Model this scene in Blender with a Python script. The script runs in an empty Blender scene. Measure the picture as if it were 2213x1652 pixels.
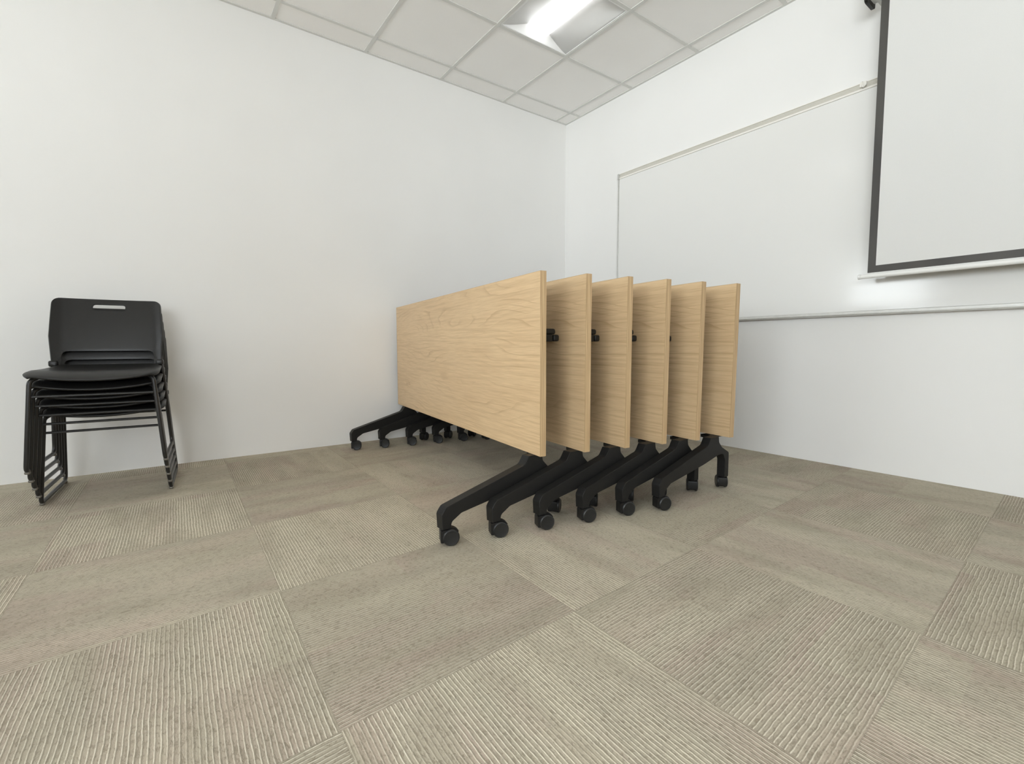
import bpy, bmesh, math
from mathutils import Vector, Matrix
PI = math.pi
sc = bpy.context.scene

# ---------------------------------------------------------------- camera
cam_d = bpy.data.cameras.new('camera')
cam = bpy.data.objects.new('camera', cam_d)
sc.collection.objects.link(cam)
cam_d.sensor_fit = 'HORIZONTAL'
cam_d.sensor_width = 36.0
cam_d.lens = 1039.7 / 2213 * 36.0
cam_d.clip_start = 0.02
_r = Vector((0.80734, -0.59008, -0.00219)).normalized()
_f = Vector((0.58832, 0.80521, -0.07423)).normalized()
_u = _r.cross(_f).normalized()
_r = _f.cross(_u).normalized()
cam.matrix_world = Matrix(((_r.x, _u.x, -_f.x, -3.2688), (_r.y, _u.y, -_f.y, -3.5832),
                           (_r.z, _u.z, -_f.z, 0.7214), (0, 0, 0, 1)))
sc.camera = cam

# ---------------------------------------------------------------- world, exposure
world = bpy.data.worlds.new('world')
sc.world = world
world.use_nodes = True
_bg = world.node_tree.nodes['Background']
# overcast sky above, brighter lower half added to light the ceiling
_wt = world.node_tree
_tc = _wt.nodes.new('ShaderNodeTexCoord')
_sx = _wt.nodes.new('ShaderNodeSeparateXYZ')
_mr = _wt.nodes.new('ShaderNodeMapRange')
_mc = _wt.nodes.new('ShaderNodeMix')
_mc.data_type = 'RGBA'
_wt.links.new(_tc.outputs['Generated'], _sx.inputs[0])
_wt.links.new(_sx.outputs[2], _mr.inputs[0])
_mr.inputs[1].default_value = -.03
_mr.inputs[2].default_value = .03
_wt.links.new(_mr.outputs[0], _mc.inputs[0])
_mc.inputs[6].default_value = (1.19, 1.205, 1.26, 1)
_mc.inputs[7].default_value = (0.865, 0.885, 0.94, 1)
_wt.links.new(_mc.outputs[2], _bg.inputs[0])
_bg.inputs[1].default_value = 16.9
sc.view_settings.view_transform = 'Standard'
sc.view_settings.look = 'None'
sc.view_settings.gamma = 1
sc.view_settings.use_curve_mapping = False
sc.view_settings.exposure = 0.0
LENS_POWER = 3.2
try:
    sc.cycles.use_denoising = True
    sc.cycles.denoiser = 'OPENIMAGEDENOISE'
    sc.cycles.max_bounces = 12
    sc.cycles.diffuse_bounces = 8
    sc.cycles.glossy_bounces = 4
except Exception:
    pass

COL = bpy.data.collections.new('room')
sc.collection.children.link(COL)


# ---------------------------------------------------------------- node helper
class NT:
    def __init__(self, name):
        self.m = bpy.data.materials.new(name)
        self.m.use_nodes = True
        self.t = self.m.node_tree
        self.t.nodes.clear()
        self.out = self.t.nodes.new('ShaderNodeOutputMaterial')
        self.b = self.t.nodes.new('ShaderNodeBsdfPrincipled')
        self.t.links.new(self.b.outputs[0], self.out.inputs[0])

    def put(self, sock, v):
        if isinstance(v, bpy.types.NodeSocket):
            self.t.links.new(v, sock)
        elif isinstance(v, (tuple, list)) and len(v) == 3 and sock.type == 'RGBA':
            sock.default_value = (*v, 1)
        else:
            sock.default_value = v

    def math(self, op, a, b=None, c=None, clamp=False):
        n = self.t.nodes.new('ShaderNodeMath')
        n.operation = op
        n.use_clamp = clamp
        for i, v in enumerate((a, b, c)):
            if v is not None:
                self.put(n.inputs[i], v)
        return n.outputs[0]

    def xyz(self, v):
        n = self.t.nodes.new('ShaderNodeSeparateXYZ')
        self.put(n.inputs[0], v)
        return n.outputs

    def vec(self, x, y, z=0.0):
        n = self.t.nodes.new('ShaderNodeCombineXYZ')
        for i, v in enumerate((x, y, z)):
            self.put(n.inputs[i], v)
        return n.outputs[0]

    def noise(self, v, scale, detail=2, rough=.5, dist=0.0):
        n = self.t.nodes.new('ShaderNodeTexNoise')
        self.put(n.inputs['Vector'], v)
        n.inputs['Scale'].default_value = scale
        n.inputs['Detail'].default_value = detail
        n.inputs['Roughness'].default_value = rough
        n.inputs['Distortion'].default_value = dist
        return n.outputs[0]

    def white(self, v):
        n = self.t.nodes.new('ShaderNodeTexWhiteNoise')
        n.noise_dimensions = '3D'
        self.put(n.inputs['Vector'], v)
        return n.outputs[0]

    def mr(self, v, a, b, c=0.0, d=1.0, smooth=False):
        n = self.t.nodes.new('ShaderNodeMapRange')
        if smooth:
            n.interpolation_type = 'SMOOTHSTEP'
        self.put(n.inputs[0], v)
        for i, x in enumerate((a, b, c, d)):
            self.put(n.inputs[1 + i], x)
        return n.outputs[0]

    def mix(self, f, a, b, mode='MIX'):
        n = self.t.nodes.new('ShaderNodeMix')
        n.data_type = 'RGBA'
        n.blend_type = mode
        self.put(n.inputs[0], f)
        self.put(n.inputs[6], a)
        self.put(n.inputs[7], b)
        return n.outputs[2]

    def mixf(self, f, a, b):
        n = self.t.nodes.new('ShaderNodeMix')
        n.data_type = 'FLOAT'
        self.put(n.inputs[0], f)
        self.put(n.inputs[2], a)
        self.put(n.inputs[3], b)
        return n.outputs[0]

    def pos(self):
        return self.t.nodes.new('ShaderNodeNewGeometry').outputs['Position']

    def objco(self):
        return self.t.nodes.new('ShaderNodeTexCoord').outputs['Object']

    def bump(self, h, strength, dist=.001):
        n = self.t.nodes.new('ShaderNodeBump')
        n.inputs['Strength'].default_value = strength
        n.inputs['Distance'].default_value = dist
        self.put(n.inputs['Height'], h)
        self.t.links.new(n.outputs[0], self.b.inputs['Normal'])

    def set(self, **k):
        for a, v in k.items():
            self.put(self.b.inputs[a.replace('_', ' ')], v)
        return self


def simple(name, col, rough=.5, metal=0.0, spec=.5, nscale=None, namp=.08, bump=0.0):
    n = NT(name)
    c = col
    if nscale:
        f = n.noise(n.objco(), nscale, 3)
        c = n.mix(n.mr(f, .3, .7, 0, 1), tuple(x * (1 - namp) for x in col), tuple(min(1, x * (1 + namp)) for x in col))
        if bump:
            n.bump(f, bump, .0006)
    n.set(Base_Color=c, Roughness=rough, Metallic=metal)
    n.b.inputs['Specular IOR Level'].default_value = spec
    return n.m


def wall_mat():
    n = NT('painted_wall')
    P = n.pos()
    big = n.noise(P, 1.3, 2)
    c = n.mix(n.mr(big, .35, .65), (.815, .811, .797), (.835, .831, .817))
    fine = n.noise(P, 260, 2)
    n.bump(fine, .12, .0008)
    n.set(Base_Color=c, Roughness=.62)
    return n.m


def carpet_mat():
    n = NT('carpet_tile')
    X = n.xyz(n.pos())
    x, y = X[0], X[1]
    m = n.math('ADD', n.math('MULTIPLY_ADD', x, -1.56612, -.64520 + 100), n.math('MULTIPLY', y, .03497))
    q = n.math('ADD', n.math('MULTIPLY_ADD', x, .09894, .03370 + 100), n.math('MULTIPLY', y, -1.57771))
    # slightly irregular cut edges
    cm, cq = n.math('FLOOR', m), n.math('FLOOR', q)
    fm, fq = n.math('FRACT', m), n.math('FRACT', q)
    par = n.math('MODULO', n.math('ADD', cm, cq), 2.0)
    par = n.math('GREATER_THAN', par, .5)
    v = n.mixf(par, fq, fm)      # across the rows
    u = n.mixf(par, fm, fq)      # along the rows
    tid = n.white(n.vec(cm, cq, 3.0))
    tid2 = n.white(n.vec(cq, cm, 9.0))
    off = n.math('MULTIPLY', tid, 37.0)
    # wobble of the tufted rows
    wob = n.noise(n.vec(n.math('MULTIPLY', u, 8.0), n.math('MULTIPLY', v, 14.0), off), 1.0, 4, .6)
    w = n.math('MULTIPLY_ADD', v, 66.0, n.math('MULTIPLY', wob, n.mixf(par, .95, .7)))
    s = n.math('MULTIPLY_ADD', n.math('COSINE', n.math('MULTIPLY', w, 2 * PI)), .5, .5)
    line = n.mr(s, .80, .99, 0, 1, True)
    w2 = n.math('MULTIPLY_ADD', v, 66.0, n.math('MULTIPLY_ADD', wob, n.mixf(par, .95, .7), .22))
    s2 = n.math('MULTIPLY_ADD', n.math('COSINE', n.math('MULTIPLY', w2, 2 * PI)), .5, .5)
    # where the light rows show: patches stretched along the rows
    patch = n.noise(n.vec(n.math('MULTIPLY', u, 2.2), n.math('MULTIPLY', v, 6.0), off), 1.0, 2)
    amp = n.mr(patch, .34, .52, .30, 1.0, True)
    amp = n.math('MULTIPLY', amp, n.mixf(par, n.mr(tid, 0, 1, .5, 1.0), n.mr(tid, 0, 1, .8, 1.0)))
    brk = n.noise(n.vec(n.math('MULTIPLY', u, 55.0), n.math('MULTIPLY', v, 40.0), off), 1.0, 2)
    amp = n.math('MULTIPLY', amp, n.mr(brk, .28, .48, .35, 1.0))
    # loops
    lp = n.noise(n.vec(n.math('MULTIPLY', u, 120.0), n.math('MULTIPLY', v, 210.0), off), 1.0, 3, .6, .6)
    lp2 = n.noise(n.vec(n.math('MULTIPLY', u, 42.0), n.math('MULTIPLY', v, 75.0), n.math('ADD', off, 5.0)), 1.0, 3, .62, .8)
    dark = n.mr(lp2, .47, .68, 0, 1, True)
    # tone blocks
    blk = n.white(n.vec(n.math('FLOOR', n.math('MULTIPLY_ADD', v, 3.4, n.math('MULTIPLY', tid2, 3.0))),
                        n.math('FLOOR', n.math('MULTIPLY_ADD', u, 1.7, n.math('MULTIPLY', tid, 2.0))), off))
    soft = n.noise(n.vec(n.math('MULTIPLY', u, 1.6), n.math('MULTIPLY', v, 5.0), n.math('ADD', off, 11.0)), 1.0, 2)
    tone = n.math('MULTIPLY_ADD', n.math('SUBTRACT', blk, .5), .13, n.math('MULTIPLY_ADD', n.math('SUBTRACT', soft, .5), .35, 1.0))
    tone = n.math('MULTIPLY', tone, n.mr(tid2, 0, 1, .95, 1.05))
    base = n.mix(n.mr(n.noise(n.vec(u, n.math('MULTIPLY', v, 3.0), n.math('ADD', off, 21.0)), 1.6, 2), .42, .66, 0, 1, True),
                 (.455, .408, .318), (.480, .395, .322))
    base = n.mix(n.mr(blk, .3, .9, 0, .8), base, (.425, .392, .300))
    base = n.mix(n.math('MULTIPLY', dark, .68), base, (.240, .207, .152))
    base = n.mix(n.mr(lp, .3, .7, 0, .45), base, (.330, .292, .226))
    base = n.mix(n.math('MULTIPLY', n.mr(s2, .70, 1.0, 0, 1, True), .48), base, (.205, .18, .135))
    base = n.mix(n.math('MULTIPLY', line, amp), base, (.74, .69, .575))
    vs = n.t.nodes.new('ShaderNodeVectorMath')
    vs.operation = 'SCALE'
    n.put(vs.inputs[0], base)
    n.put(vs.inputs['Scale'], tone)
    # seams between tiles
    e = n.math('MINIMUM', n.math('MINIMUM', fm, n.math('SUBTRACT', 1.0, fm)), n.math('MINIMUM', fq, n.math('SUBTRACT', 1.0, fq)))
    seam = n.mr(e, .0, .004, .22, 0)
    c = n.mix(seam, vs.outputs[0], (.13, .115, .09))
    h = n.math('ADD', n.math('MULTIPLY', line, amp), n.math('MULTIPLY', lp, .8))
    h = n.math('SUBTRACT', h, n.math('MULTIPLY', dark, .7))
    h = n.math('SUBTRACT', h, seam)
    n.bump(h, .35, .003)
    n.set(Base_Color=c, Roughness=.95)
    n.b.inputs['Specular IOR Level'].default_value = .15
    return n.m


def wood_mat(name='oak_laminate', light=(.700, .510, .300), darkc=(.42, .265, .135), edge=False):
    n = NT(name)
    info = n.t.nodes.new('ShaderNodeObjectInfo')
    X = n.xyz(n.objco())
    a, z = X[0], X[2]
    # warped rings give the cathedral figure
    wv = n.noise(n.vec(n.math('MULTIPLY', a, .85), n.math('MULTIPLY', z, 4.6), 3.3), 1.0, 1.2, .4)
    wv2 = n.noise(n.vec(n.math('MULTIPLY', a, 3.2), n.math('MULTIPLY', z, 18.0), 4.0), 1.0, 2)
    r = n.math('MULTIPLY_ADD', z, 30.0, n.math('MULTIPLY_ADD', wv, 15.0, n.math('MULTIPLY', wv2, 1.1)))
    fr = n.math('FRACT', r)
    ln = n.mr(fr, .70, 1.0, 0, 1, True)
    ln = n.math('MULTIPLY', ln, n.mr(fr, .985, 1.0, 1, .0))
    la = n.noise(n.vec(n.math('MULTIPLY', a, 2.0), n.math('MULTIPLY', z, 11.0), 9.0), 1.0, 2)
    ln = n.math('MULTIPLY', ln, n.mr(la, .40, .68, .06, .85, True))
    fine = n.noise(n.vec(n.math('MULTIPLY', a, 9.0), n.math('MULTIPLY', z, 330.0), 2.0), 1.0, 2)
    blot = n.noise(n.vec(n.math('MULTIPLY', a, 1.8), n.math('MULTIPLY', z, 4.0), 6.0), 1.0, 3)
    c = n.mix(n.mr(blot, .35, .65), light, tuple(q * .93 for q in light))
    c = n.mix(n.mr(blot, .50, .70, 0, .35), c, (light[0], light[1] * .95, light[2] * .92))
    c = n.mix(n.mr(fine, .40, .72, 0, .38), c, darkc)
    st = n.noise(n.vec(n.math('MULTIPLY', a, 2.5), n.math('MULTIPLY', z, 70.0), 12.0), 1.0, 3)
    c = n.mix(n.mr(st, .45, .70, 0, .40), c, darkc)
    c = n.mix(n.math('MULTIPLY', ln, .70), c, darkc)
    n.set(Base_Color=c, Roughness=.42)
    n.b.inputs['Specular IOR Level'].default_value = .4
    return n.m


def edge_mat():
    n = NT('oak_edge_band')
    X = n.xyz(n.objco())
    f = n.noise(n.vec(n.math('MULTIPLY', X[0], 3.0), n.math('MULTIPLY', X[1], 260.0), n.math('MULTIPLY', X[2], 5.0)), 1.0, 2)
    c = n.mix(n.mr(f, .35, .68), (.56, .395, .22), (.40, .265, .135))
    n.set(Base_Color=c, Roughness=.45)
    return n.m


def tile_mat():
    n = NT('ceiling_tile')
    P = n.pos()
    f = n.noise(P, 340, 3)
    g = n.noise(P, 2.2, 2)
    c = n.mix(n.mr(g, .35, .65), (.935, .922, .905), (.95, .94, .925))
    c = n.mix(n.mr(f, .60, .75, 0, .25), c, (.76, .75, .73))
    n.bump(f, .2, .001)
    n.set(Base_Color=c, Roughness=.9)
    n.b.inputs['Specular IOR Level'].default_value = .2
    return n.m


def lamp_mat():
    n = NT('glowing_lens')
    n.set(Base_Color=(.9, .9, .9), Roughness=.4)
    n.put(n.b.inputs['Emission Color'], (.97, .985, 1.0, 1))
    n.b.inputs['Emission Strength'].default_value = LENS_POWER
    return n.m


def screen_black_mat():
    n = NT('black_screen_border')
    X = n.xyz(n.objco())
    f = n.noise(n.vec(n.math('MULTIPLY', X[0], 2.0), n.math('MULTIPLY', X[1], 3.0), n.math('MULTIPLY', X[2], 1.4)), 1.0, 2)
    c = n.mix(n.mr(f, .4, .6), (.050, .047, .044), (.072, .068, .062))
    n.set(Base_Color=c, Roughness=.55)
    return n.m


M = dict(
    wall=wall_mat(), carpet=carpet_mat(), wood=wood_mat(), edge=edge_mat(), tile=tile_mat(), lens=lamp_mat(),
    tbar=simple('painted_tee_bar', (.70, .70, .675), .5),
    reflector=simple('brushed_reflector', (.80, .80, .79), .5),
    white_enamel=simple('white_enamel', (.86, .86, .85), .45),
    black_plastic=simple('black_plastic', (.010, .0096, .009), .42, spec=.35, nscale=60, namp=.15, bump=.03),
    chair_shell=simple('black_chair_shell', (.0115, .011, .0105), .38, spec=.42, nscale=900, namp=.12, bump=.10),
    black_metal=simple('black_powder_coat', (.0105, .010, .0095), .5, spec=.3, nscale=300, namp=.12, bump=.05),
    tube=simple('black_tube', (.016, .0155, .015), .33, nscale=200, namp=.1),
    glide=simple('grey_glide', (.16, .145, .12), .3),
    wheel=simple('black_wheel', (.012, .012, .012), .4, nscale=80, namp=.1),
    board=simple('whiteboard_enamel', (.785, .782, .762), .14, spec=.50),
    alu=simple('satin_aluminium', (.62, .62, .60), .38, metal=.85, nscale=40, namp=.05),
    rail=simple('cork_strip', (.57, .55, .49), .7, nscale=700, namp=.12, bump=.1),
    gap_shading=simple('gap_shading_brown', (.10, .055, .026), .6),  # for an added sheet that cuts light bouncing between the table tops
    bounce_cut=simple('bounce_cut_taupe', (.20, .17, .145), .7),  # unseen wall made dark so less light bounces into the table gaps
    cream=simple('cream_rail', (.82, .80, .75), .4),
    fabric=simple('white_screen_fabric', (.70, .70, .685), .8, nscale=500, namp=.015),
    sblack=screen_black_mat(),
    bar=simple('white_weight_bar', (.83, .83, .81), .4),
    glass=None,
)
_g = NT('window_glass')
_tr = _g.t.nodes.new('ShaderNodeBsdfTransparent')
_tr.inputs[0].default_value = (.94, .96, .95, 1)
_gl = _g.t.nodes.new('ShaderNodeBsdfGlossy')
_gl.inputs['Roughness'].default_value = 0.0
_fr = _g.t.nodes.new('ShaderNodeFresnel')
_mx = _g.t.nodes.new('ShaderNodeMixShader')
_g.t.links.new(_fr.outputs[0], _mx.inputs[0])
_g.t.links.new(_tr.outputs[0], _mx.inputs[1])
_g.t.links.new(_gl.outputs[0], _mx.inputs[2])
_g.t.links.new(_mx.outputs[0], _g.out.inputs[0])
_g.t.nodes.remove(_g.b)
M['glass'] = _g.m
_s = NT('dimming_shade_cloth')
_tr = _s.t.nodes.new('ShaderNodeBsdfTransparent')
_tr.inputs[0].default_value = (.55, .55, .54, 1)
_mx = _s.t.nodes.new('ShaderNodeMixShader')
_mx.inputs[0].default_value = .15
_s.set(Base_Color=(.75, .74, .70), Roughness=.8)
_s.t.links.new(_tr.outputs[0], _mx.inputs[1])
_s.t.links.new(_s.b.outputs[0], _mx.inputs[2])
_s.t.links.new(_mx.outputs[0], _s.out.inputs[0])
M['shade'] = _s.m


# ---------------------------------------------------------------- mesh helpers
def obj(name, bm, mat, parent=None, smooth=False, angle=35):
    me = bpy.data.meshes.new(name)
    bmesh.ops.recalc_face_normals(bm, faces=bm.faces)
    bm.to_mesh(me)
    bm.free()
    mats = mat if isinstance(mat, (list, tuple)) else [mat]
    for mm in mats:
        me.materials.append(mm)
    o = bpy.data.objects.new(name, me)
    COL.objects.link(o)
    if parent:
        o.parent = parent
    if smooth:
        me.shade_smooth()
        me.set_sharp_from_angle(angle=math.radians(angle))
    return o


def box(bm, lo, hi, bev=0.0, seg=2, mi=0):
    r = bmesh.ops.create_cube(bm, size=1)
    c = [(a + b) / 2 for a, b in zip(lo, hi)]
    s = [b - a for a, b in zip(lo, hi)]
    for v in r['verts']:
        v.co = Vector((c[i] + v.co[i] * s[i] for i in range(3)))
    fs = set(f for v in r['verts'] for f in v.link_faces)
    if bev:
        es = list({e for v in r['verts'] for e in v.link_edges})
        rr = bmesh.ops.bevel(bm, geom=es, offset=bev, segments=seg, affect='EDGES', profile=.5)
        fs = set(rr['faces']) | {f for f in fs if f.is_valid}
    for f in fs:
        f.material_index = mi
    return fs


def fillet(pts, r, seg=5, closed=False):
    """round the corners of a poly-line (2D or 3D); r scalar or per-point list"""
    P = [Vector(p) for p in pts]
    n = len(P)
    out = []
    for i in range(n):
        ri = r[i] if isinstance(r, (list, tuple)) else r
        if (not closed and i in (0, n - 1)) or ri <= 0:
            out.append(P[i].copy())
            continue
        a, b, c = P[i - 1], P[i], P[(i + 1) % n]
        d1, d2 = (a - b), (c - b)
        l1, l2 = d1.length, d2.length
        d1.normalize()
        d2.normalize()
        ang = d1.angle(d2)
        if ang > PI - .02:
            out.append(b.copy())
            continue
        t = min(ri / math.tan(ang / 2), l1 * .48, l2 * .48)
        p1, p2 = b + d1 * t, b + d2 * t
        for k in range(seg + 1):
            s = k / seg
            out.append(p1 * (1 - s) ** 2 + b * 2 * s * (1 - s) + p2 * s * s)
    return out


def tube(bm, pts, rad, n=10, caps=True, flat=1.0):
    P = [Vector(p) for p in pts]
    up = None
    rings = []
    for i, p in enumerate(P):
        t = (P[min(i + 1, len(P) - 1)] - P[max(i - 1, 0)]).normalized()
        if up is None:
            up = Vector((0, 0, 1)) if abs(t.z) < .9 else Vector((1, 0, 0))
        up = (up - t * up.dot(t)).normalized()
        sd = t.cross(up)
        rings.append([bm.verts.new(p + (up * math.cos(2 * PI * k / n) + sd * math.sin(2 * PI * k / n) * flat) * rad) for k in range(n)])
    for a, b in zip(rings, rings[1:]):
        for k in range(n):
            bm.faces.new((a[k], a[(k + 1) % n], b[(k + 1) % n], b[k]))
    if caps:
        bm.faces.new(rings[0][::-1])
        bm.faces.new(rings[-1])


def cyl(bm, a, b, r, n=24, bev=0.0):
    a, b = Vector(a), Vector(b)
    ax = (b - a).normalized()
    L = (b - a).length
    prof = [(0, r - bev), (bev, r), (L - bev, r), (L, r - bev)] if bev else [(0, r), (L, r)]
    up = Vector((0, 0, 1)) if abs(ax.z) < .9 else Vector((1, 0, 0))
    up = (up - ax * up.dot(ax)).normalized()
    sd = ax.cross(up)
    rings = [[bm.verts.new(a + ax * h + (up * math.cos(2 * PI * k / n) + sd * math.sin(2 * PI * k / n)) * rr) for k in range(n)] for h, rr in prof]
    for p, q in zip(rings, rings[1:]):
        for k in range(n):
            bm.faces.new((p[k], p[(k + 1) % n], q[(k + 1) % n], q[k]))
    bm.faces.new(rings[0][::-1])
    bm.faces.new(rings[-1])


def prism(bm, poly, fn, h0, h1):
    """extrude a closed 2D polygon; fn(u, v, h) -> point"""
    A = [bm.verts.new(fn(u, v, h0)) for u, v in poly]
    B = [bm.verts.new(fn(u, v, h1)) for u, v in poly]
    n = len(poly)
    for k in range(n):
        bm.faces.new((A[k], A[(k + 1) % n], B[(k + 1) % n], B[k]))
    bm.faces.new(A[::-1])
    bm.faces.new(B)
    return A, B


def bevel_mod(o, w, seg=2, ang=35):
    m = o.modifiers.new('bevel', 'BEVEL')
    m.width = w
    m.segments = seg
    m.limit_method = 'ANGLE'
    m.angle_limit = math.radians(ang)
    m.harden_normals = False
    return o


def tag(o, label=None, cat=None, group=None, kind=None):
    for k, v in (('label', label), ('category', cat), ('group', group), ('kind', kind)):
        if v:
            o[k] = v
    return o


def empty(name, loc, rz=0.0):
    o = bpy.data.objects.new(name, None)
    o.empty_display_size = .1
    COL.objects.link(o)
    o.location = loc
    o.rotation_euler = (0, 0, rz)
    return o


def copy_tree(o, parent=None):
    c = o.copy()
    COL.objects.link(c)
    c.parent = parent
    for ch in list(o.children):
        copy_tree(ch, c)
    return c


# ---------------------------------------------------------------- the room
H = 2.849                       # ceiling height
XB, YB = -6.7, -7.3             # far sides of the room, behind the camera
T = .6096
TH = .12


def structure(name, bm, mat):
    return tag(obj(name, bm, mat), kind='structure')


bm = bmesh.new(); box(bm, (XB - TH, YB - TH, -.05), (TH, TH, 0)); structure('floor', bm, M['carpet'])
bm = bmesh.new(); box(bm, (XB - TH, 0, 0), (TH, TH, H + .35)); structure('wall_left', bm, M['wall'])
bm = bmesh.new(); box(bm, (0, YB - TH, 0), (TH, 0, H + .35)); structure('wall_right', bm, M['wall'])


def pierced_wall(name, axis, a0, a1, holes):
    """a wall with openings for added windows; axis 'x' = wall_back (runs along x), 'y' = wall_rear (runs along y)"""
    bm = bmesh.new()
    top = H + .35
    cuts = sorted(holes)
    def P(u0, u1, z0, z1):
        if axis == 'y':
            box(bm, (XB - TH, u0, z0), (XB, u1, z1))
        else:
            box(bm, (u0, YB - TH, z0), (u1, YB, z1))
    u = a0
    for (h0, h1, z0, z1) in cuts:
        P(u, h0, 0, top)
        P(h0, h1, 0, z0)
        P(h0, h1, z1, top)
        u = h1
    P(u, a1, 0, top)
    structure(name, bm, M['bounce_cut'] if axis == 'x' else M['wall'])


def window(n, axis, u0, u1, z0, z1, panes):  # windows added out of view to let daylight in
    def B(bm, ua, ub, za, zb, d0, d1, bev=0):
        if axis == 'y':
            box(bm, (XB - d1, ua, za), (XB - d0, ub, zb), bev)
        else:
            box(bm, (ua, YB - d1, za), (ub, YB - d0, zb), bev)
    f = .045
    bm = bmesh.new()
    B(bm, u0, u1, z0, z0 + f, .03, .09)
    B(bm, u0, u1, z1 - f, z1, .03, .09)
    B(bm, u0, u0 + f, z0 + f, z1 - f, .03, .09)
    B(bm, u1 - f, u1, z0 + f, z1 - f, .03, .09)
    wd = (u1 - u0 - 2 * f) / panes
    for k in range(1, panes):
        c = u0 + f + wd * k
        B(bm, c - .02, c + .02, z0 + f, z1 - f, .03, .09)
    w = structure('window_%d' % n, bm, M['alu'])
    for k in range(panes):
        bm = bmesh.new()
        B(bm, u0 + f + wd * k + (.02 if k else 0), u0 + f + wd * (k + 1) - (.02 if k < panes - 1 else 0), z0 + f, z1 - f, .057, .063)
        obj('pane', bm, M['glass'], w)
    # daylight portal: only guides the sampling of the sky through this opening
    ld = bpy.data.lights.new('daylight', 'AREA')
    ld.shape = 'RECTANGLE'
    ld.size, ld.size_y = (u1 - u0), (z1 - z0)
    ld.cycles.is_portal = True
    lo = bpy.data.objects.new('daylight', ld)
    COL.objects.link(lo)
    lo.parent = w
    cu, cz = (u0 + u1) / 2, (z0 + z1) / 2
    if axis == 'y':
        lo.location = (XB - TH - .01, cu, cz)
        lo.rotation_euler = (PI / 2, 0, -PI / 2)
    else:
        lo.location = (cu, YB - TH - .01, cz)
        lo.rotation_euler = (PI / 2, 0, 0)


W_REAR = [(-7.0, -3.4, .90, 2.60, 3), (-1.25, -.10, 1.35, 2.45, 1)]  # unseen, added for daylight and the whiteboard's reflected highlight
W_BACK = [(-6.5, -4.0, .90, 2.45, 2)]  # unseen, added to brighten the left wall
pierced_wall('wall_rear', 'y', YB, 0, [q[:4] for q in W_REAR])
pierced_wall('wall_back', 'x', XB - TH, 0, [q[:4] for q in W_BACK])
for k, q in enumerate(W_REAR):
    window(k + 1, 'y', *q)
bm = bmesh.new()
box(bm, (XB - .028, -1.20, 2.05), (XB - .026, -.15, 2.44))
cyl(bm, (XB - .022, -1.20, 2.425), (XB - .022, -.15, 2.425), .017, 16, .002)
obj('dimming_shade', bm, M['shade'], bpy.data.objects['window_2'])  # made up to dim the bright sky reflected in the whiteboard
for k, q in enumerate(W_BACK):
    window(k + 3, 'x', *q)

# ceiling: lay-in tiles on a tee grid, troffers in some of the cells
A0, B0 = .1401, .2073
gx = [0.0] + [-(A0 + T * i) for i in range(0, 11)] + [XB]
gy = [0.0] + [-(B0 + T * i) for i in range(0, 12)] + [YB]
LIGHT_CELLS = [(i, j) for i in (2, 6, 10) for j in (2, 6, 10)]
bm = bmesh.new()
for i in range(len(gx) - 1):
    for j in range(len(gy) - 1):
        if (i, j) in LIGHT_CELLS or gx[i] <= XB or gy[j] <= YB:
            continue
        x1, x0, y1, y0 = gx[i], max(gx[i + 1], XB), gy[j], max(gy[j + 1], YB)
        if x1 - x0 < .02 or y1 - y0 < .02:
            continue
        box(bm, (x0 + .003, y0 + .003, H + .004), (x1 - .003, y1 - .003, H + .020))
ceil = structure('ceiling', bm, M['tile'])
bm = bmesh.new()
hw = .012
for g in gx[1:-1]:
    box(bm, (g - hw, YB, H - .0015), (g + hw, 0, H + .0035))
    box(bm, (g - .002, YB, H + .0035), (g + .002, 0, H + .035))
for g in gy[1:-1]:
    for i in range(len(gx) - 1):     # cross tees fit between the main tees
        a, b = max(gx[i + 1], XB), gx[i]
        if b - a > .03:
            box(bm, (a + (hw if i < len(gx) - 2 else 0), g - hw, H - .0008), (b - (hw if i else 0), g + hw, H + .0035))
box(bm, (XB, -.020, H - .001), (0, 0, H + .0038))
box(bm, (-.020, YB, H - .001), (0, -.020, H + .0038))
box(bm, (XB, YB, H - .001), (XB + .020, 0, H + .0038))
box(bm, (XB, YB, H - .001), (0, YB + .020, H + .0038))
obj('tee_grid', bm, M['tbar'], ceil)
bm = bmesh.new(); box(bm, (XB - TH, YB - TH, H + .35), (TH, TH, H + .40)); structure('light_block_1', bm, M['wall'])  # unseen roof slab, added to block light from above the ceiling


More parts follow.
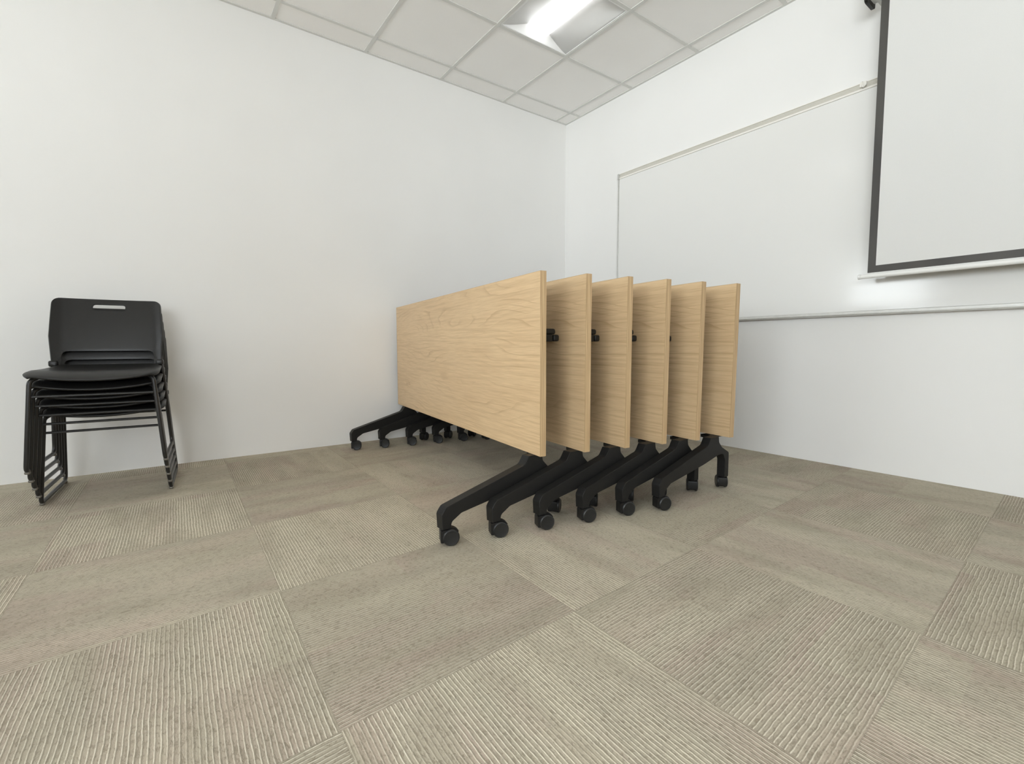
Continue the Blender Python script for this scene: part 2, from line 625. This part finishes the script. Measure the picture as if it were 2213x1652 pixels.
# ---------------------------------------------------------------- troffer lights
def make_troffer():
    root = empty('ceiling_light', (0, 0, 0))
    h = T / 2 - .013
    lw, ly = .086, h - .050         # half width and half length of the lens
    # housing: thin white frame and outside shell
    bm = bmesh.new()
    for lo, hi in (((-h, -h), (h, -h + .008)), ((-h, h - .008), (h, h)), ((-h, -h + .008), (-h + .008, h - .008)), ((h - .008, -h + .008), (h, h - .008))):
        box(bm, (lo[0], lo[1], .0005), (hi[0], hi[1], .105))
    box(bm, (-h, -h, .105), (h, h, .112))
    obj('housing', bm, M['white_enamel'], root)
    # two curved reflector wings
    for s in (-1, 1):
        bm = bmesh.new()
        N = 14
        prof = []
        for k in range(N + 1):
            t = k / N
            xx = (h - .009) + (lw + .004 - (h - .009)) * t
            prof.append((s * xx, .004 + .058 * t ** 1.25))
        a = [bm.verts.new((x, -h + .009, z)) for x, z in prof]
        b = [bm.verts.new((x, h - .009, z)) for x, z in prof]
        for k in range(N):
            bm.faces.new((a[k], a[k + 1], b[k + 1], b[k]))
        o = obj('reflector', bm, M['reflector'], root, smooth=True)
        m = o.modifiers.new('solid', 'SOLIDIFY'); m.thickness = .0015; m.offset = 0
    # sloping end caps
    for s in (-1, 1):
        bm = bmesh.new()
        box(bm, (-h + .009, min(s * (h - .009), s * (ly + .002)), .088), (h - .009, max(s * (h - .009), s * (ly + .002)), .092))
        q = [bm.verts.new(p) for p in ((-h + .009, s * (h - .009), .003), (h - .009, s * (h - .009), .003),
                                       (h - .009, s * (ly + .004), .066), (-h + .009, s * (ly + .004), .066))]
        bm.faces.new(q)
        o = obj('end_cap', bm, M['reflector'], root)
        m = o.modifiers.new('solid', 'SOLIDIFY'); m.thickness = .0012; m.offset = 0
    # bowed lens
    bm = bmesh.new()
    N = 18
    a, b = [], []
    for k in range(N + 1):
        th = PI * k / N
        x, z = -lw * math.cos(th), .064 - .056 * math.sin(th)
        a.append(bm.verts.new((x, -ly, z)))
        b.append(bm.verts.new((x, ly, z)))
    for k in range(N):
        bm.faces.new((a[k], a[k + 1], b[k + 1], b[k]))
    bm.faces.new(a)
    bm.faces.new(b)
    bm.faces.new((a[0], b[0], b[-1], a[-1]))
    obj('lens', bm, M['lens'], root, smooth=True, angle=60)
    return root


lt = make_troffer()
for idx, (i, j) in enumerate(LIGHT_CELLS):
    o = lt if idx == 0 else copy_tree(lt)
    o.location = ((gx[i] + gx[i + 1]) / 2, (gy[j] + gy[j + 1]) / 2, H)
    if idx == 0:
        tag(o, 'lit square ceiling light with a bowed centre lens, set in the tile grid', 'ceiling light', 'recessed ceiling lights')
    else:
        tag(o, 'recessed ceiling light in the part of the room outside the picture', 'ceiling light', 'recessed ceiling lights')


# ---------------------------------------------------------------- whiteboard
def whiteboard():
    y0, y1, z0, z1 = -4.40, -.687, .905, 2.190
    root = empty('whiteboard', (0, (y0 + y1) / 2, z0))
    tag(root, 'long glossy whiteboard with thin metal frame on the right wall', 'whiteboard')
    def L(bm, lo, hi, bev=0):
        c = root.location
        box(bm, tuple(a - b for a, b in zip(lo, c)), tuple(a - b for a, b in zip(hi, c)), bev)
    bm = bmesh.new(); L(bm, (-.013, y0 + .008, z0 + .01), (-.001, y1 - .008, z1 - .01)); obj('writing_surface', bm, M['board'], root)
    bm = bmesh.new(); L(bm, (-.019, y1 - .012, z0), (-.001, y1, z1), .0015); obj('side_frame', bm, M['alu'], root)
    bm = bmesh.new(); L(bm, (-.019, y0, z0), (-.001, y0 + .012, z1), .0015); obj('side_frame', bm, M['alu'], root)
    # top rail with a tackable strip
    bm = bmesh.new()
    L(bm, (-.020, y0 + .012, z1 - .042), (-.001, y1 - .012, z1 - .030), .002)
    L(bm, (-.022, y0 + .012, z1 - .004), (-.001, y1 - .012, z1 + .001), .001)
    rail = obj('top_rail', bm, M['cream'], root)
    bm = bmesh.new(); L(bm, (-.018, y0 + .012, z1 - .030), (-.002, y1 - .012, z1 - .004)); obj('tack_strip', bm, M['rail'], rail)
    # corner cap at the left end of the rail
    bm = bmesh.new(); L(bm, (-.023, y1 - .016, z1 - .044), (-.001, y1 + .002, z1 + .003), .002); obj('corner_cap', bm, M['alu'], rail)
    # map hook riding on the rail
    bm = bmesh.new()
    c = root.location
    hk = [(-.016, -2.475, 2.190), (-.032, -2.475, 2.192), (-.034, -2.477, 2.172), (-.036, -2.482, 2.158), (-.044, -2.495, 2.160), (-.046, -2.500, 2.172)]
    tube(bm, fillet([Vector(p) - c for p in hk], .006, 4), .0035, 8)
    L(bm, (-.028, -2.495, 2.166), (-.018, -2.462, 2.192), .002)
    obj('map_hook', bm, M['cream'], rail)
    # pen tray
    prof = fillet([(-.001, 0), (-.040, 0), (-.050, .005), (-.049, .011), (-.040, .006), (-.020, .006), (-.019, .026), (-.001, .026)], .003, 3, True)
    bm = bmesh.new()
    prism(bm, [(p.x, p.y) for p in prof], lambda u, v, h: Vector((u, h, v + z0 - .012)) - c, y0 + .001, y1 - .001)
    obj('pen_tray', bm, M['alu'], root, smooth=True)


whiteboard()


# ---------------------------------------------------------------- projection screen
def screen():
    X = -.15
    yl, yr = -2.585, -4.62
    zb, zt = 1.113, 2.54
    root = empty('projection_screen', (X, (yl + yr) / 2, zb))
    tag(root, 'white pull-down projection screen with black border, hanging before the whiteboard', 'projection screen')
    c = root.location
    def L(bm, lo, hi, bev=0):
        box(bm, tuple(a - b for a, b in zip(lo, c)), tuple(a - b for a, b in zip(hi, c)), bev)
    bm = bmesh.new(); L(bm, (X - .0004, yr, zb - .016), (X + .0004, yl, zt)); obj('fabric', bm, M['fabric'], root)
    bm = bmesh.new()
    bw = .036
    x0, x1 = X - .0007, X + .0007
    L(bm, (x0, yl - bw, zb), (x1, yl, zt))
    L(bm, (x0, yr, zb), (x1, yr + bw, zt))
    L(bm, (x0, yr + bw, zb), (x1, yl - bw, zb + bw))
    obj('border', bm, M['sblack'], root)
    bm = bmesh.new()
    cyl(bm, Vector((X, yl + .030, zb - .018)) - c, Vector((X, yr - .030, zb - .018)) - c, .0115, 20, .002)
    bar = obj('weight_bar', bm, M['bar'], root, smooth=True)
    for ye, s in ((yl + .030, 1), (yr - .030, -1)):
        bm = bmesh.new()
        cyl(bm, Vector((X, ye - s * .001, zb - .018)) - c, Vector((X, ye + s * .013, zb - .018)) - c, .0135, 20, .002)
        obj('end_plug', bm, M['bar'], bar, smooth=True)
    # roller case
    prof = fillet([(X - .055, 2.535), (X + .050, 2.535), (X + .050, 2.655), (X - .055, 2.655)], .018, 5, True)
    bm = bmesh.new()
    prism(bm, [(p.x, p.y) for p in prof], lambda u, v, h: Vector((u, h, v)) - c, yl + .045, yr - .045)
    case = obj('roller_case', bm, M['bar'], root, smooth=True)
    for ye, s in ((yl + .045, 1), (yr - .045, -1)):
        bm = bmesh.new()
        prof2 = fillet([(X - .059, 2.512), (X + .055, 2.512), (X + .055, 2.660), (X - .059, 2.660)], .02, 5, True)
        prism(bm, [(p.x, p.y) for p in prof2], lambda u, v, h: Vector((u, h, v)) - c, ye, ye + s * .014)
        obj('end_bracket', bm, M['black_plastic'], case, smooth=True)
        bm = bmesh.new()
        L(bm, (X + .050, ye - .02 * s - .02, 2.56), (.0 - .0005, ye - .02 * s + .02, 2.60), .003)
        obj('wall_bracket', bm, M['bar'], case)


screen()

# ---------------------------------------------------------------- flip-top tables
TOPL, TOPZ0, TOPZ1, TOPT = 2.055, .277, 1.017, .027


def make_caster_meshes():
    """origin on the stem axis at floor level; the wheels trail towards +X"""
    R, tr = .031, .022
    bmh = bmesh.new()
    cyl(bmh, (0, 0, .030), (0, 0, .060), .0135, 20, .002)
    # hood over and between the wheels
    poly = []
    a0, a1 = math.radians(28), math.radians(205)
    for k in range(17):
        a = a0 + (a1 - a0) * k / 16
        poly.append((tr + math.cos(a) * (R + .003), R + math.sin(a) * (R + .003)))
    for k in range(9):
        a = a1 - (a1 - a0) * k / 8
        poly.append((tr + math.cos(a) * .010, R + math.sin(a) * .010))
    prism(bmh, poly, lambda u, v, h: (u, h, v), -.0095, .0095)
    # rounded shroud at the stem side
    poly = fillet([(-.016, .012), (-.016, .056), (.006, .060), (.014, .056), (.002, .034), (-.002, .012)], .006, 4, True)
    prism(bmh, [(p.x, p.y) for p in poly], lambda u, v, h: (u, h, v), -.020, .020)
    hood = bmh
    bmw = bmesh.new()
    n = 36
    prof = [(.0, .0012), (.004, .0012), (.012, .0008), (.0245, .0004), (.0262, .0000), (R - .0015, .0025), (R, .005), (R, .0125), (R - .002, .0150), (.020, .0155), (.010, .0155)]
    rings = []
    for rr, yy in prof[1:]:
        rings.append([bmw.verts.new((rr * math.cos(2 * PI * k / n), yy, rr * math.sin(2 * PI * k / n))) for k in range(n)])
    for p, q in zip(rings, rings[1:]):
        for k in range(n):
            bmw.faces.new((p[k], p[(k + 1) % n], q[(k + 1) % n], q[k]))
    bmw.faces.new(rings[0][::-1])
    bmw.faces.new(rings[-1])
    return hood, bmw, R, tr


_h, _w, CR, CT = make_caster_meshes()
_tmp = obj('hood', _h, M['black_plastic'], smooth=True); HOOD = _tmp.data; bpy.data.objects.remove(_tmp)
_tmp = obj('wheel', _w, M['wheel'], smooth=True); WHEEL = _tmp.data; bpy.data.objects.remove(_tmp)


def add_caster(parent, loc, rz):
    o = bpy.data.objects.new('caster', HOOD)
    COL.objects.link(o); o.parent = parent
    o.location = loc; o.rotation_euler = (0, 0, rz)
    for s in (-1, 1):
        wv = bpy.data.objects.new('wheel', WHEEL)
        COL.objects.link(wv); wv.parent = o
        wv.location = (CT, s * .0265, CR)
        wv.rotation_euler = (0, 0, 0 if s < 0 else PI)
    return o


def foot_profile():
    p = [(-.455, .062), (-.458, .118), (-.440, .143), (-.078, .242), (-.056, .2765), (.016, .2765), (.020, .248), (.048, .220), (.115, .186),
         (.115, .062), (.080, .062), (.080, .150), (.060, .186), (.010, .183), (-.110, .156), (-.375, .111), (-.418, .085), (-.420, .062)]
    r = [.002, .02, .022, .03, 0, 0, .02, .02, .014, .002, .002, .010, .02, .05, .03, .03, .02, .002]
    return [(q.x, q.y) for q in fillet(p, r, 5, True)]


def build_foot(n0):
    """local: +Y is the table's normal (towards the right wall), X along the top"""
    bm = bmesh.new()
    hw = .021
    prism(bm, foot_profile(), lambda u, v, h: (h, u, v), -hw, hw)
    return bm




def make_table(root_xy, off, lean, label, far_off=.030):
    """root under the near pedestal. local X: along the top away from the camera, local Y: normal, away from camera"""
    th = math.radians(82.8)
    root = empty('folding_table', (root_xy[0], root_xy[1], 0), th)
    tag(root, label, 'table', 'flip-top tables nested in a row')
    # local Y of an object rotated by th is (-sin, cos); the table normal used here is (sin, -cos)
    S = -1.0
    yc = S * off
    # top
    top_root_z = (TOPZ0 + TOPZ1) / 2
    bm = bmesh.new()
    box(bm, (0.0015, -TOPT / 2, -(TOPZ1 - TOPZ0) / 2 + .0015), (TOPL - .0015, TOPT / 2, (TOPZ1 - TOPZ0) / 2 - .0015))
    top = obj('table_top', bm, M['wood'], root)
    top.location = (-.064, yc, top_root_z)
    top.rotation_euler = (math.radians(lean), 0, 0)
    bm = bmesh.new()
    hz = (TOPZ1 - TOPZ0) / 2
    t2 = TOPT / 2 + .0003
    for lo, hi in (((-.0005, -hz), (.0015, hz)), ((TOPL - .0015, -hz), (TOPL + .0005, hz)), ((.0015, hz - .0015), (TOPL - .0015, hz)), ((.0015, -hz), (TOPL - .0015, -hz + .0015))):
        box(bm, (lo[0], -t2, lo[1]), (hi[0], t2, hi[1]))
    eb = obj('edge_band', bm, M['edge'], top)
    bm = bmesh.new()
    box(bm, (.004, S * TOPT / 2 if S < 0 else TOPT / 2 - .0001, -hz + .004), (TOPL - .004, S * TOPT / 2 + .0001 if S < 0 else TOPT / 2 + .0008, hz - .004))
    for vt in bm.verts:
        if vt.co.y < S * TOPT / 2 + .00005:
            vt.co.y = S * (TOPT / 2 + .0007)
    tag(obj('gap_shading_sheet', bm, M['gap_shading'], top), 'unseen dark brown sheet added to darken the gaps between tables')
    back = S * (off + TOPT / 2 + .0007)
    tilt_back = .30 * math.tan(math.radians(abs(lean)))
    for k, lx in enumerate((0.0, 1.835)):
        fy = S * (far_off if k else 0.0)
        bm = build_foot(0)
        f = obj('foot', bm, M['black_metal'], root, smooth=True, angle=30)
        f.location = (lx, fy, 0)
        f.rotation_euler = (0, 0, PI + math.radians(8.5))
        bevel_mod(f, .004, 2)
        # pedestal column behind the top
        c0 = back + S * (.010 + tilt_back)
        bm = bmesh.new()
        box(bm, (.030, min(c0, c0 + S * .034), .2775), (.075, max(c0, c0 + S * .034), .755), .005)
        box(bm, (-.016, min(S * .022, 0), .2755), (.075, max(S * .022, 0), .2768))
        box(bm, (.030, min(0, c0 + S * .034), .262), (.075, max(0, c0), .2768))
        col = obj('column', bm, M['black_metal'], root)
        col.location = (lx, fy * (1 if k else 0), 0)
        # tilt bracket with its latch and lever
        bm = bmesh.new()
        b0 = back + S * .0012
        box(bm, (.020, min(b0, b0 + S * .048), .755), (.135, max(b0, b0 + S * .048), .772), .004)
        box(bm, (.061, min(b0 + S * .030, b0 + S * .130), .772), (.118, max(b0 + S * .030, b0 + S * .130), .797), .009, 3)
        br = obj('tilt_bracket', bm, M['black_plastic'], root, smooth=True)
        br.location = (lx, fy if k else 0, 0)
        bm = bmesh.new()
        box(bm, (.061, min(b0 + S * .048, b0 + S * .114), .741), (.110, max(b0 + S * .048, b0 + S * .114), .772), .004, 2)
        box(bm, (.058, min(b0 + S * .116, b0 + S * .147), .742), (.096, max(b0 + S * .116, b0 + S * .147), .771), .008, 3)
        obj('lever', bm, M['black_plastic'], br, smooth=True)
        # casters under both ends of the foot
        ang = PI + math.radians(8.5)
        for j, fn in enumerate((-.437, .0975)):
            # position of the stem in the root frame
            px = lx + math.cos(ang) * 0 - math.sin(ang) * fn
            py = fy + math.cos(ang) * fn
            # swivel: front casters trail to the image's right, rear ones away
            world_dir = (-17 if j == 0 else 40) + (i_tab * 5 % 9 - 4 if j else (i_tab * 7) % 7 - 3)
            rz = math.radians(world_dir - 82.8)
            add_caster(root, (px, py, 0), rz)
    # long beam between the two pedestals
    bm = bmesh.new()
    yb0 = back + S * (.012 + tilt_back)
    box(bm, (.075, min(yb0, yb0 + S * .028), .600), (1.865, max(yb0, yb0 + S * .028), .650), .004)
    obj('beam', bm, M['black_metal'], root)
    return root


ROOTS = [(-2.0246, -2.0482), (-1.8376, -2.0932), (-1.6476, -2.1382), (-1.4566, -2.1812), (-1.2656, -2.2232), (-1.0876, -2.2762)]
OFFS = [-.0066, .0097, .0197, .0311, .0396, .0590]
LEAN = [0.0, .2, .4, .7, 1.2, 1.3]
TL = ['oak flip-top table folded upright, nearest of the row, its whole top facing out',
      'oak flip-top table folded upright, second in the row, next behind the nearest one',
      'oak flip-top table folded upright, third counting from the nearest table',
      'oak flip-top table folded upright, fourth counting from the nearest table',
      'oak flip-top table folded upright, last but one, just before the end table',
      'oak flip-top table folded upright, rightmost of the row, beside the whiteboard wall']
for i_tab in range(6):
    make_table(ROOTS[i_tab], OFFS[i_tab], LEAN[i_tab], TL[i_tab])


# ---------------------------------------------------------------- stacking chairs
def chair_proto():
    """origin on the floor between the runners, front towards -Y"""
    root = empty('stacking_chair', (0, 0, 0))
    # seat shell
    bm = bmesh.new()
    NU, NV = 28, 24
    g = []
    for j in range(NV + 1):
        v = j / NV
        row = []
        for i in range(NU + 1):
            u = -1 + 2 * i / NU
            hwid = .240 - .020 * v
            y = -.245 + .435 * v
            # rounded plan corners
            if v < .12:
                hwid -= .022 * (1 - v / .12) ** 2.2
            if v > .88:
                hwid -= .020 * ((v - .88) / .12) ** 2.2
            y -= .014 * (1 - u * u) * (1 - v)
            z = .447 - .014 * (1 - u * u) * math.sin(PI * min(1, v * 1.05)) + .010 * (v ** 3)
            if v < .22:
                z -= (.020 + .026 * (1 - abs(u) ** 2.2)) * (1 - v / .22) ** 2
            if abs(u) > .88:
                z -= .010 * ((abs(u) - .88) / .12) ** 2
            row.append(bm.verts.new((u * hwid, y, z)))
        g.append(row)
    for j in range(NV):
        for i in range(NU):
            bm.faces.new((g[j][i], g[j][i + 1], g[j + 1][i + 1], g[j + 1][i]))
    seat = obj('seat', bm, M['chair_shell'], root, smooth=True, angle=60)
    m = seat.modifiers.new('solid', 'SOLIDIFY'); m.thickness = .011; m.offset = -1
    bevel_mod(seat, .0035, 2, 50)
    # back rest: outline with a wide opening below and a hand slot
    def R2(p, r, s=6):
        return [(q.x, q.y) for q in fillet(p, r, s, True)]
    W = .225
    outer = R2([(-W + .004, .794), (W - .004, .794), (W + .004, .60), (W - .006, .452), (W - .036, .452), (W - .040, .524), (-W + .040, .524), (-W + .036, .452),
                (-W + .006, .452), (-W - .004, .60)], [.032, .032, 0, .004, .004, .028, .028, .004, .004, 0])
    hole = R2([(-.067, .768), (.067, .768), (.067, .737), (-.067, .737)], .0152, 6)
    bm = bmesh.new()
    edges = []
    for loop in (outer, hole):
        vs = [bm.verts.new((x, 0, z)) for x, z in loop]
        edges += [bm.edges.new((vs[k], vs[(k + 1) % len(vs)])) for k in range(len(vs))]
    bmesh.ops.triangle_fill(bm, use_beauty=True, use_dissolve=False, edges=edges)
    for k in range(1, 32):
        x = -.232 + .464 * k / 32
        bmesh.ops.bisect_plane(bm, geom=bm.verts[:] + bm.edges[:] + bm.faces[:], plane_co=(x, 0, 0), plane_no=(1, 0, 0))
    for k in range(1, 16):
        z = .452 + .344 * k / 16
        bmesh.ops.bisect_plane(bm, geom=bm.verts[:] + bm.edges[:] + bm.faces[:], plane_co=(0, 0, z), plane_no=(0, 0, 1))
    for vt in bm.verts:
        u = vt.co.x / W
        t = (vt.co.z - .452) / .318
        vt.co.y = .178 + .062 * t + .030 * t * t + .026 * (1 - u * u) - .012 * max(0, abs(u) - .86) / .14
    back = obj('backrest', bm, M['chair_shell'], root, smooth=True, angle=50)
    m = back.modifiers.new('solid', 'SOLIDIFY'); m.thickness = .009; m.offset = 0
    bevel_mod(back, .003, 2, 50)
    # two sled side frames, each with glides
    for s in (-1, 1):
        path = [(s * .175, .02, .418), (s * .190, -.205, .414), (s * .212, -.228, .400), (s * .241, -.236, .013), (s * .243, .226, .013),
                (s * .222, .172, .40), (s * .214, .190, .47), (s * .219, .232, .66)]
        bm = bmesh.new()
        tube(bm, fillet(path, [0, .03, .03, .035, .035, .12, .12, 0], 7), .0088, 12)
        fr = obj('side_frame', bm, M['tube'], root, smooth=True, angle=60)
        for yy in (-.212, .202):
            bm = bmesh.new()
            box(bm, (s * .2415 - .0095, yy - .013, .0005), (s * .2415 + .0095, yy + .013, .013), .005, 3)
            obj('glide', bm, M['glide'], fr, smooth=True)
        # moulded socket where the back meets the frame
        bm = bmesh.new()
        box(bm, (s * .212 - .019, .160, .448), (s * .212 + .016, .205, .478), .008, 3)
        obj('back_socket', bm, M['chair_shell'], root, smooth=True)
    bm = bmesh.new()
    tube(bm, [(-.216, -.2255, .333), (.216, -.2255, .333)], .0058, 10)
    obj('crossbar', bm, M['tube'], root, smooth=True)
    bm = bmesh.new()
    tube(bm, [(-.222, .188, .36), (.222, .188, .36)], .0058, 10)
    obj('crossbar', bm, M['tube'], root, smooth=True)
    return root


CL = ['black plastic stacking chair at the bottom of the stack, its feet on the carpet',
      'black plastic stacking chair, second from the bottom of the stack by the left wall',
      'black plastic stacking chair in the middle of the stack of five',
      'black plastic stacking chair, second from the top, directly under the uppermost seat',
      'black plastic stacking chair on top of the stack, whole seat and slotted back showing']
ch = chair_proto()
for k in range(5):
    o = ch if k == 0 else copy_tree(ch)
    o.location = (-3.478 - .004 * k, -.38 - .036 * k, .0443 * k)
    o.rotation_euler = (0, 0, math.radians(-4.0))
    tag(o, CL[k], 'chair', 'black chairs stacked by the left wall')
